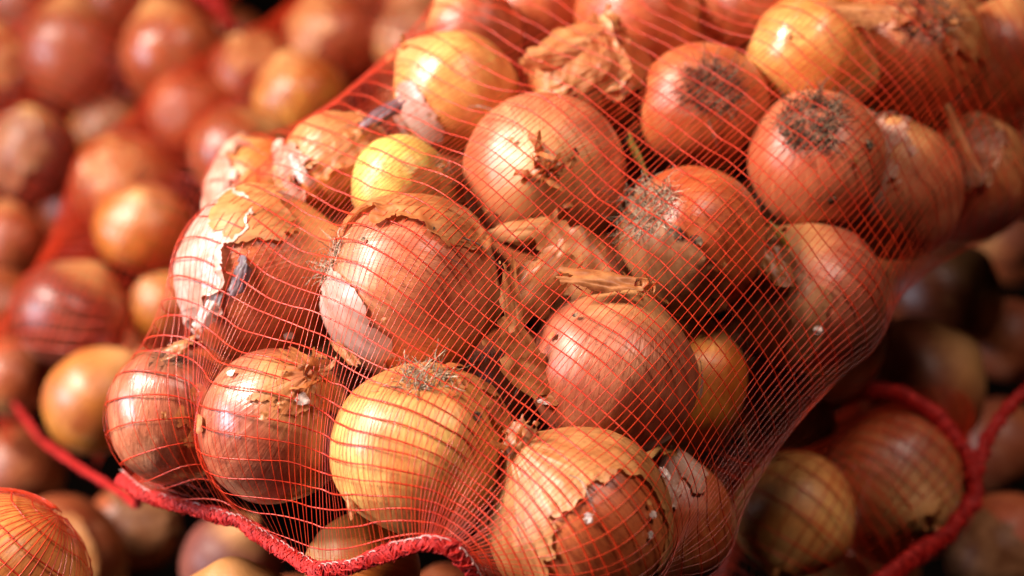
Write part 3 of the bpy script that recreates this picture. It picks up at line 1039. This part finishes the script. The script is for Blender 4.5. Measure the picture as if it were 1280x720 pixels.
def net_threads(P, parent, t0, t1, every_u=2, every_v=1, wc=.00033, wf=.00016, seed=1, jit=1.0, sub=1, u0=0):
    nu, nv = P.shape[:2]
    Nn = normals(P)
    v0, v1 = t0 * nv / 2, t1 * nv / 2           # t given in units of pi
    # cross threads, thick
    rows = np.arange(max(u0, 0), nu, every_u)
    cols = np.arange(math.floor(v0), math.ceil(v1) + 1)
    RR, CC = np.meshgrid(rows.astype(float), cols.astype(float), indexing='ij')
    j = fbm(np.stack([RR * 0.37, CC * 0.045, RR * 0], -1), seed, 2) * 0.42 + 0.16 * noise(np.stack([RR * 1.3, CC * 0.3, RR * 0], -1), seed + 3)
    j = j * jit * (RR > 2) * (RR < nu - 3)
    U = np.clip(RR + j, 0, nu - 1)
    L = sample(P, U, CC); NL = sample(Nn, U, CC)
    wv = 1 + 0.22 * noise(np.stack([RR * 2.1, CC * 0.21, RR * 0 + 3], -1), seed + 8)
    o = link('cross_threads', tape_mesh('cross_threads', L + NL * 0.00025, NL, wc, wc * 0.45, 4, wv), M_NET, parent)
    o['kind'] = 'stuff'
    # lengthwise threads, fine
    vs = np.arange(math.floor(v0), math.ceil(v1) + 1, every_v)
    us = np.arange(0, nu)
    VV, UU = np.meshgrid(vs.astype(float), us.astype(float), indexing='ij')
    j = 0.32 * fbm(np.stack([VV * 0.9, UU * 0.05, VV * 0 + 7], -1), seed + 5, 2) * jit
    V2 = VV + j
    L = sample(P, UU, V2); NL = sample(Nn, UU, V2)
    o = link('lengthwise_threads', tape_mesh('lengthwise_threads', L, NL, wf, wf * 0.5, 4), M_NETF, parent)
    o['kind'] = 'stuff'


def bag_empty(label, loc, group='red net bags of onions'):
    e = link('net_bag', None, None, None, loc)
    return tag(e, label, 'net bag', group)


def parented(e):
    """children built in world coordinates keep their place under the empty."""
    for ch in [o for o in COL.objects if o.parent == e]:
        ch.location = tuple(-Vector(e.location))


# ---- the sharp bag
hem_px = [(150, 596, .835), (176, 618, .820), (235, 634, .800), (300, 652, .782), (350, 686, .762), (395, 714, .742), (440, 709, .728),
          (490, 688, .716), (535, 678, .708), (565, 682, .706), (592, 716, .708), (600, 750, .715)]
hem = seg_interp([at(*p) for p in hem_px], 90)
NU, NV = 52, 280
tt = np.arange(NV) / NV * 2                      # in units of pi
# where each lengthwise thread is caught by the hem: spread over the front, gathered at its right end
def hem_pos(t):
    if t <= 1.0: s = np.interp(t, [0, .12, .62, .80, 1.0], [0.02, .10, .82, .90, .985])
    else: s = np.interp(t, [1.0, 1.3, 2.0], [.985, .90, 0.02])
    return s
seam = np.array([hem[int(round(np.clip(hem_pos(t), 0, 1) * 89))] for t in tt])
ss = np.array([hem_pos(t) * 89 for t in tt])
seam = np.stack([np.interp(ss, np.arange(90), hem[:, k]) for k in range(3)], -1)
for _ in range(3):
    seam = 0.5 * seam + 0.25 * (np.roll(seam, 1, 0) + np.roll(seam, -1, 0))


def rmin_main(u):
    g = min(1, 0.5 + u * 4.5)
    return (0.105 * g, 0.05 * g)


Pm = net_surface([o for o in MAIN], AX_MAIN, NU, NV, rmin_main, seam=seam, seam_rows=14, it1=60, it2=260)
_a = np.linalg.norm(np.diff(Pm[::2], axis=0), axis=2)[:, 40:120]; _b = np.linalg.norm(np.diff(Pm, axis=1), axis=2)[:, 40:120]
print('NETCELL', _a[:20].mean(), _a[20:].mean(), _b[:40].mean(), _b[40:].mean())
bag = bag_empty('sharp red net bag in the foreground with a red hem at its lower front', tuple(Pm[0].mean(0)))
net_threads(Pm, bag, -0.16, 1.22, seed=3)


def hem_band(pts, parent, w, th, seed, stitch=True, strands=26):
    """woven band: a soft flat core wrapped in crossing yarns, with a pale stitch along one edge."""
    n = 260
    L = seg_interp(pts, n)
    T = np.gradient(L, axis=0); T /= np.linalg.norm(T, axis=1, keepdims=True)
    view = C0 - L.mean(0); view /= np.linalg.norm(view)
    nn = view[None] - T * (T @ view)[:, None]; nn /= np.linalg.norm(nn, axis=1, keepdims=True)
    sd = np.cross(T, nn)
    tw = 0.35 * noise(np.stack([np.arange(n) * 0.03, np.zeros(n), np.zeros(n)], -1), seed)
    nn, sd = nn * np.cos(tw)[:, None] + sd * np.sin(tw)[:, None], sd * np.cos(tw)[:, None] - nn * np.sin(tw)[:, None]
    wv = 1 + 0.22 * noise(np.stack([np.arange(n) * 0.09, np.zeros(n) + 3, np.zeros(n)], -1), seed + 1)
    ang = np.arange(14) * 2 * math.pi / 14
    ring = L[:, None] + sd[:, None] * (np.cos(ang)[None, :, None] * (w * 0.9 * wv)[:, None, None]) + nn[:, None] * (np.sin(ang)[None, :, None] * th * 0.8)
    i = np.arange(n - 1)[:, None] * 14; j = np.arange(14)[None]; j2 = (j + 1) % 14
    F = np.stack([i + j, i + j2, i + 14 + j2, i + 14 + j], -1).reshape(-1, 4)
    r = np.random.default_rng(seed)
    V = ring.reshape(-1, 3)
    h = link('hem', np_mesh('hem', V, F), M_HEM, parent)
    lines, rad = [], []
    length = np.linalg.norm(np.diff(L, axis=0), axis=1).sum()
    turns = length / 0.011
    M2 = int(turns * 12)
    for k in range(strands):
        s = np.linspace(0, n - 1.001, M2)
        a = 2 * math.pi * (turns * (1 if k % 2 else -1) * s / n * r.uniform(.45, 1.3)) + k * 2 * math.pi / strands * 2 + 1.5 * noise(np.stack([s * 0.2, s * 0 + k, s * 0], -1), seed + k)
        si = s.astype(int)
        lift = 1.02 + 0.20 * noise(np.stack([s * 0.6, s * 0 + k * 3, s * 0 + 1], -1), seed + 50)
        c = L[si] * (1 - (s - si))[:, None] + L[np.minimum(si + 1, n - 1)] * (s - si)[:, None]
        p = c + sd[si] * (np.cos(a) * w * wv[si] * lift)[:, None] + nn[si] * (np.sin(a) * th * lift)[:, None]
        lines.append(p); rad.append(r.uniform(0.0003, 0.00045))
    # loose fuzz
    for k in range(int(length * 700)):
        q = r.integers(0, n); a = r.uniform(0, 2 * math.pi)
        p = L[q] + sd[q] * math.cos(a) * w + nn[q] * math.sin(a) * th
        d = sd[q] * math.cos(a) + nn[q] * math.sin(a) + r.normal(0, .5, 3)
        ln = [p]
        for _ in range(4):
            d = d + r.normal(0, .5, 3); d /= np.linalg.norm(d); p = p + d * 0.0006; ln.append(p)
        lines.append(np.array(ln)); rad.append(0.00009)
    V, F = tubes(lines, rad, 4, taper=False)
    y = link('yarn', np_mesh('yarn', V, F), M_HEM, h); y['kind'] = 'stuff'
    if stitch:
        lines, rad = [], []
        q = 0.0
        while q < n - 4:
            c = L[int(q)]; f = int(q)
            e = 1 if True else -1
            wob = r.uniform(-.1, .1)
            base = c - sd[f] * w * (0.80 + wob) + nn[f] * th * 0.9
            pts2 = [base + T[f] * 0.0022 * math.cos(x) - sd[f] * 0.0006 * math.sin(x) + nn[f] * 0.0003 * math.sin(2 * x) for x in np.linspace(0, 2 * math.pi, 9)[:6]]
            if r.uniform() < 0.75:
                lines.append(np.array(pts2)); rad.append(0.00022)
            q += 2.0 * (0.0036 / (length / n)) / 2
        V, F = tubes(lines, rad, 4, taper=False)
        s_ = link('stitching', np_mesh('stitching', V, F), M_STITCH, h); s_['kind'] = 'stuff'


hem_band([at(*p) for p in hem_px], bag, 0.0028, 0.0012, 5)
parented(bag)

# ---- the other bags: same net, less of it in view
def simple_bag(onions, axis, nu, nv, rm, t0, t1, label, seed, bands=(), it=120, wc=.00040, wf=.00024, closed=False):
    P = net_surface(onions, axis, nu, nv, lambda u: (rm[0] * max(.25, math.sin(math.pi * min(max(u, .04), .96)) ** .35), rm[1]), it1=60, it2=it, closed=closed)
    e = bag_empty(label, tuple(P[0].mean(0)))
    net_threads(P, e, t0, t1, seed=seed, wc=wc, wf=wf)
    for k, b in enumerate(bands):
        hem_band([at(*p) for p in b[0]], e, b[1], b[2], seed + k, stitch=False, strands=10)
    parented(e)
    return P


simple_bag(LEFT, [at(60, 560, 1.20), at(140, 370, 1.27), at(270, 190, 1.36), at(420, 60, 1.46), at(560, -60, 1.58)], 62, 190, (.055, .04), -0.1, 1.15,
           'blurred red net bag behind the sharp one on the left', 21, bands=[([(18, 505, 1.14), (50, 550, 1.10), (100, 585, 1.02), (145, 612, .95), (172, 632, .90), (170, 606, .86)], .0017, .0012)])
simple_bag(FARL, [at(-60, 330, 1.46), at(40, 200, 1.50), at(130, 90, 1.54), at(260, -40, 1.60)], 40, 170, (.05, .04), -0.1, 1.15,
           'far red net bag in the upper left corner', 31, bands=[([(245, -12, 1.43), (272, 8, 1.42), (287, 35, 1.42), (282, 60, 1.44)], .005, .003)])
simple_bag(RIGHT[:2] + RIGHT[-1:] + RIGHT[8:9], [at(900, 860, .98), at(990, 700, 1.01), at(1090, 590, 1.03), at(1180, 480, 1.07)], 40, 170, (.04, .03), -0.1, 1.15,
           'red net bag in shadow at the lower right with thick red bands', 41,
           bands=[([(1035, 503, .975), (1075, 488, .958), (1120, 490, .950), (1170, 518, .940), (1212, 570, .935), (1220, 620, .928), (1185, 668, .912), (1130, 705, .895), (1070, 748, .88)], .0042, .0022),
                  ([(1300, 470, .95), (1258, 512, .945), (1232, 552, .938), (1217, 600, .932)], .0034, .0020)])
simple_bag(NEAR, [at(-150, 870, .81), at(-60, 780, .79), at(0, 720, .79), at(36, 684, .79)], 22, 64, (.003, .003), -0.3, 1.3,
           'red net bag cut by the lower left corner round a bright onion', 51, closed=True)

# ------------------------------------------------------------------ loose skins and bits between the onions
def surface_hit(px, py):
    """nearest onion surface seen at a photograph pixel."""
    v = CF + CX * (px - 640) / FPX + CU * (360 - py) / FPX
    best, bn = 9, None
    for o in MAIN:
        c, Mx = ellip(o, 0.0008)
        oc = (C0 - c) @ Mx.T; dd = v @ Mx.T
        a = dd @ dd; b = dd @ oc; cc = oc @ oc - 1
        disc = b * b - a * cc
        if disc > 0:
            s = (-b - math.sqrt(disc)) / a
            if 0 < s < best:
                best = s; p = C0 + v * s; bn = (Mx.T @ (Mx @ (p - c)))
    if bn is None: return None
    return C0 + v * best, bn / np.linalg.norm(bn)



def lay_depth(px, py, s, sink=4):
    """depth at which a loose skin of half-size s rests on the onions around it."""
    rp = s / .8 * FPX
    hs = []
    for k in range(12):
        a = k * math.pi / 6
        for q in (.45, .95):
            h = surface_hit(px + math.cos(a) * rp * q, py + math.sin(a) * rp * q)
            if h is not None: hs.append((h[0] - C0) @ CF)
    hs.sort()
    return hs[len(hs) // sink] - 0.001


def flake(px, py, d, sx, sy, zdir, ang, mat, label, seed, bend=1.0, sink=4, cat='onion skin', group='loose dry onion skins in the sharp bag', crump=1.0, jag=.35, lift=0.0):
    d = lay_depth(px, py, (sx + sy) / 2, sink) - lift
    zz = Vector([float(a) for a in cdir(zdir)])
    xx = Vector([float(a) for a in cdir((math.cos(math.radians(ang)), math.sin(math.radians(ang)), 0.0))])
    xx = (xx - zz * xx.dot(zz)).normalized()
    yy = zz.cross(xx)
    rot = Matrix((xx, yy, zz)).transposed().to_quaternion()
    nx, ny = 60, 40
    x = np.linspace(-1, 1, nx); y = np.linspace(-1, 1, ny)
    X, Y = np.meshgrid(x, y, indexing='ij')
    q = np.stack([X * 1.6, Y * 1.6, X * 0 + seed], -1)
    mask = 1 - (np.abs(X) ** 2.6 + np.abs(Y) ** 2.6) ** (1 / 2.6) - 0.05 + jag * (0.7 * fbm(q * 1.3, seed, 3) + 0.35 * fbm(np.stack([X * 7, Y * 3, X * 0], -1), seed + 3, 2)) - .12
    k = 1.1 * bend
    rad = sy / 1.0
    Z = rad * (-(1 - np.cos(Y * k)) / max(k, .3)) + crump * (0.20 * sy * fbm(q * 0.9, seed + 7, 2) + 0.02 * sy * fbm(q * 4, seed + 8, 1)) + 0.10 * sx * bend * X ** 2 * math.sin(seed)
    Z = Z + 0.07 * sy * np.abs(noise(np.stack([Y * 3.2, X * 0.7, X * 0], -1), seed + 11))
    V = np.stack([X * sx, np.sin(Y * k) / max(k, .3) * sy, Z], -1).reshape(-1, 3)
    i = (np.arange(nx - 1)[:, None] * ny + np.arange(ny - 1)[None]).ravel()
    F = np.concatenate([np.stack([i, i + ny, i + ny + 1], -1), np.stack([i, i + ny + 1, i + 1], -1)])
    V, F = clip_mesh(V, F, mask.ravel())
    if V is None: return
    o = link('onion_skin', np_mesh('onion_skin', V, F), mat, None, at(px, py, d), rot)
    tag(o, label, cat, group)


flake(716, 316, .8, .024, .017, (.05, .30, .95), -58, M_FLAKE, 'broad crumpled tan skin in the gap between the four middle onions', 3, .6, sink=5, lift=.007, jag=.42)
flake(678, 214, .8, .0085, .0065, (.0, .1, .95), 20, M_FLAKE, 'crumpled straw-coloured neck skin on the neck-tipped pink onion', 41, 1.3, jag=.6, cat='neck skin', lift=.001)
flake(656, 286, .8, .019, .008, (.0, .4, .85), 6, M_FLAKEO, 'orange curled skin strip under the neck-tipped pink onion', 4, .9, sink=4, lift=.003)
flake(672, 352, .8, .022, .013, (-.1, .2, .95), 48, M_FLAKE, 'long tan skin sliver hanging in the middle gap', 5, .7, sink=3, lift=.002)
flake(752, 346, .8, .019, .0075, (.1, .6, .8), -6, M_FLAKE, 'rolled tan skin above the plum-brown onion', 6, 1.2, sink=5)
flake(641, 382, .8, .022, .0065, (.4, .1, .8), -84, M_FLAKEO, 'narrow red-brown skin strip right of the large pink onion', 8, 1.0, sink=5)
flake(655, 452, .8, .020, .011, (.2, -.1, .9), -48, M_FLAKE, 'fibrous tan skin with split ends beside the plum-brown onion', 9, .9, jag=.5, sink=5)
flake(676, 488, .8, .010, .006, (-.2, .3, .9), -30, M_FLAKE, 'curved tan skin cup above the torn-skinned onion', 10, 1.2, sink=2)
flake(682, 500, .8, .0045, .0025, (.0, .3, .9), -10, M_FLAKEW, 'small white ragged scrap beside the plum-brown onion', 11, .8, sink=3)
flake(652, 552, .8, .011, .008, (.1, .3, .9), 70, M_FLAKE, 'spotted ochre skin between the golden and the torn-skinned onion', 12, .8, jag=.5, sink=3)
flake(797, 192, .8, .012, .0028, (.4, .3, .8), -70, M_GREEN, 'olive curled strip behind the neck-tipped pink onion', 13, 1.3, sink=2)
flake(298, 345, .8, .009, .005, (-.3, .2, .9), 75, M_FLAKED, 'dark violet scrap on the brown onion with white skin', 14, .9, jag=.45)
flake(256, 388, .8, .011, .007, (-.4, .2, .9), 60, M_FLAKEW, 'pale pink ragged scrap above the leftmost sharp onion', 15, 1.2, jag=.5)
flake(222, 432, .8, .012, .006, (-.3, .5, .8), 15, M_FLAKE, 'straw-coloured shred on top of the leftmost sharp onion', 16, 1.2, jag=.5)
flake(980, 298, .8, .010, .0026, (.2, .2, .9), -55, M_GREEN, 'yellow-green shoot strip on the dusky pink onion', 17, 1.3)
flake(968, 330, .8, .012, .008, (-.2, .3, .9), -70, M_FLAKE, 'tan torn skin beneath the green shoot', 18, 1.0, jag=.5)
flake(832, 592, .8, .0035, .0022, (.2, .2, .9), -60, M_FLAKEW, 'tiny white scrap right of the torn-skinned onion', 21, .8)
flake(700, 66, .8, .020, .010, (.1, .3, .9), 12, M_FLAKEO, 'wide orange shred over the shredded brown onion', 22, .9, jag=.45)
flake(732, 98, .8, .015, .009, (-.2, .1, .9), 35, M_FLAKE, 'tan folded skin on the front of the shredded brown onion', 23, 1.0, jag=.45)
flake(475, 140, .8, .016, .006, (-.3, .4, .8), 30, M_FLAKED, 'violet-grey dry skin left of the yellow-orange onion', 24, 1.2, jag=.45)
flake(1070, 12, .8, .020, .008, (-.1, .4, .9), -12, M_FLAKE, 'straw-coloured loose skin at the top right edge', 25, 1.0)
flake(1200, 165, .8, .022, .004, (.3, .2, .9), -68, M_FLAKEO, 'pinkish dry leaf sheath on the right shoulder', 26, 1.2)
flake(432, 440, .8, .009, .0035, (.0, .4, .9), -50, M_FLAKEO, 'reddish shred where the net gathers left of the golden onion', 27, 1.2, sink=3)
flake(372, 210, .8, .009, .004, (-.3, .3, .9), -60, M_FLAKEW, 'pale pointed scrap under the loose orange skin', 28, 1.2)
flake(436, 628, .8, .008, .003, (-.5, .2, .9), -70, M_FLAKEO, 'small red-brown scrap low beside the brown-pink onion', 29, 1.2, sink=2)

# chips of skin and threads of root lying on the onions
r = np.random.default_rng(77)


chips = [(362, 418, .0026, 'white'), (290, 467, .0020, 'white'), (592, 305, .0022, 'tan'), (455, 300, .0015, 'dark'), (538, 286, .0018, 'dark'), (560, 262, .0018, 'tan'),
         (668, 300, .0022, 'tan'), (655, 305, .0016, 'white'), (386, 480, .0035, 'tan'), (372, 470, .003, 'white'), (378, 500, .003, 'white'), (612, 510, .003, 'tan'),
         (595, 520, .002, 'dark'), (575, 480, .003, 'tan'), (735, 648, .002, 'white'), (815, 643, .0016, 'white'), (812, 668, .0016, 'white'), (893, 375, .003, 'dark'),
         (870, 300, .003, 'dark'), (845, 290, .0035, 'dark'), (1040, 250, .0022, 'dark'), (1085, 180, .0022, 'dark'), (1070, 200, .0018, 'tan'), (1022, 412, .0022, 'white'),
         (640, 175, .0015, 'tan'), (720, 190, .0018, 'dark'), (350, 505, .0018, 'tan'), (330, 520, .0022, 'tan'), (245, 490, .003, 'tan'), (250, 530, .004, 'tan'), (205, 520, .002, 'tan'),
         (480, 400, .0018, 'tan'), (440, 440, .0025, 'tan'), (610, 260, .002, 'tan'), (690, 420, .002, 'tan'), (720, 395, .0018, 'dark'), (905, 330, .0016, 'tan'), (985, 45, .0016, 'tan')]
for k, (px, py, s, c) in enumerate(chips):
    hit = surface_hit(px, py)
    if hit is None: continue
    p, n = hit
    nx = 9
    X, Y = np.meshgrid(np.linspace(-1, 1, nx), np.linspace(-1, 1, nx), indexing='ij')
    mask = 0.95 - np.hypot(X, Y * r.uniform(.9, 1.6)) + 0.5 * noise(np.stack([X * 2, Y * 2, X * 0 + k], -1), k)
    Z = 0.35 * noise(np.stack([X * 1.4, Y * 1.4, X * 0 + k * 3], -1), k + 5)
    V = (np.stack([X, Y, Z], -1) * s).reshape(-1, 3)
    i = (np.arange(nx - 1)[:, None] * nx + np.arange(nx - 1)[None]).ravel()
    F = np.concatenate([np.stack([i, i + nx, i + nx + 1], -1), np.stack([i, i + nx + 1, i + 1], -1)])
    V, F = clip_mesh(V, F, mask.ravel())
    if V is None: continue
    o = link('skin_chip', np_mesh('skin_chip', V, F), dict(white=M_FLAKEW, tan=M_FLAKE, dark=M_ROOTD)[c], None, p + n * 0.0006, quat_from_z(n, r.uniform(0, 6)))
    lab = rel_label((f"tiny {c} chip of dry skin", f"speck of {c} dry skin", f"small {c} skin fragment", f"minute {c} skin crumb"), px, py, [n for n in MAIN], on=True)
    tag(o, lab, 'skin chip', {'white': 'white skin chips', 'tan': 'tan skin chips', 'dark': 'dark skin chips'}[c])

fibres = [([(578, 297), (600, 305), (615, 322), (628, 337), (640, 345), (650, 365), (655, 390), (657, 425)], 'grey wiry root fibre curving down the right of the large pink onion', .00030),
          ([(711, 594), (722, 597), (728, 603), (735, 617), (740, 630), (744, 640)], 'bent dark fibre on the torn-skinned onion', .00026),
          ([(585, 135), (597, 132), (612, 136), (620, 140), (623, 152)], 'pale hooked fibre above the neck-tipped pink onion', .00030),
          ([(745, 236), (762, 240), (775, 238), (772, 247), (758, 242)], 'dark looped fibre at the right of the neck-tipped pink onion', .00022),
          ([(855, 78), (862, 82), (893, 172), (900, 190)], 'straw fibre hanging from the bristly root disc', .00030),
          ([(560, 322), (575, 330), (590, 338)], 'short dark hair on the large pink onion', .00015),
          ([(655, 470), (640, 500), (620, 520)], 'thin fibre right of the golden onion', .00018)]
for pts, lab, rad in fibres:
    L = []
    last = None
    for (x, y) in pts:
        hit = surface_hit(x, y)
        dep = ((hit[0] - C0) @ CF) - 0.0022 if hit is not None else (last or .8)
        if last is not None: dep = min(max(dep, last - .006), last + .006)
        last = dep
        L.append(at(x, y, dep))
    ln = seg_interp(L, 28)
    c = ln.mean(0)
    V, F = tubes([ln - c], [rad], 5, taper=True)
    tag(link('root_fibre', np_mesh('root_fibre', V, F), M_FIBRE, None, c), lab, 'root fibre', 'loose root fibres')
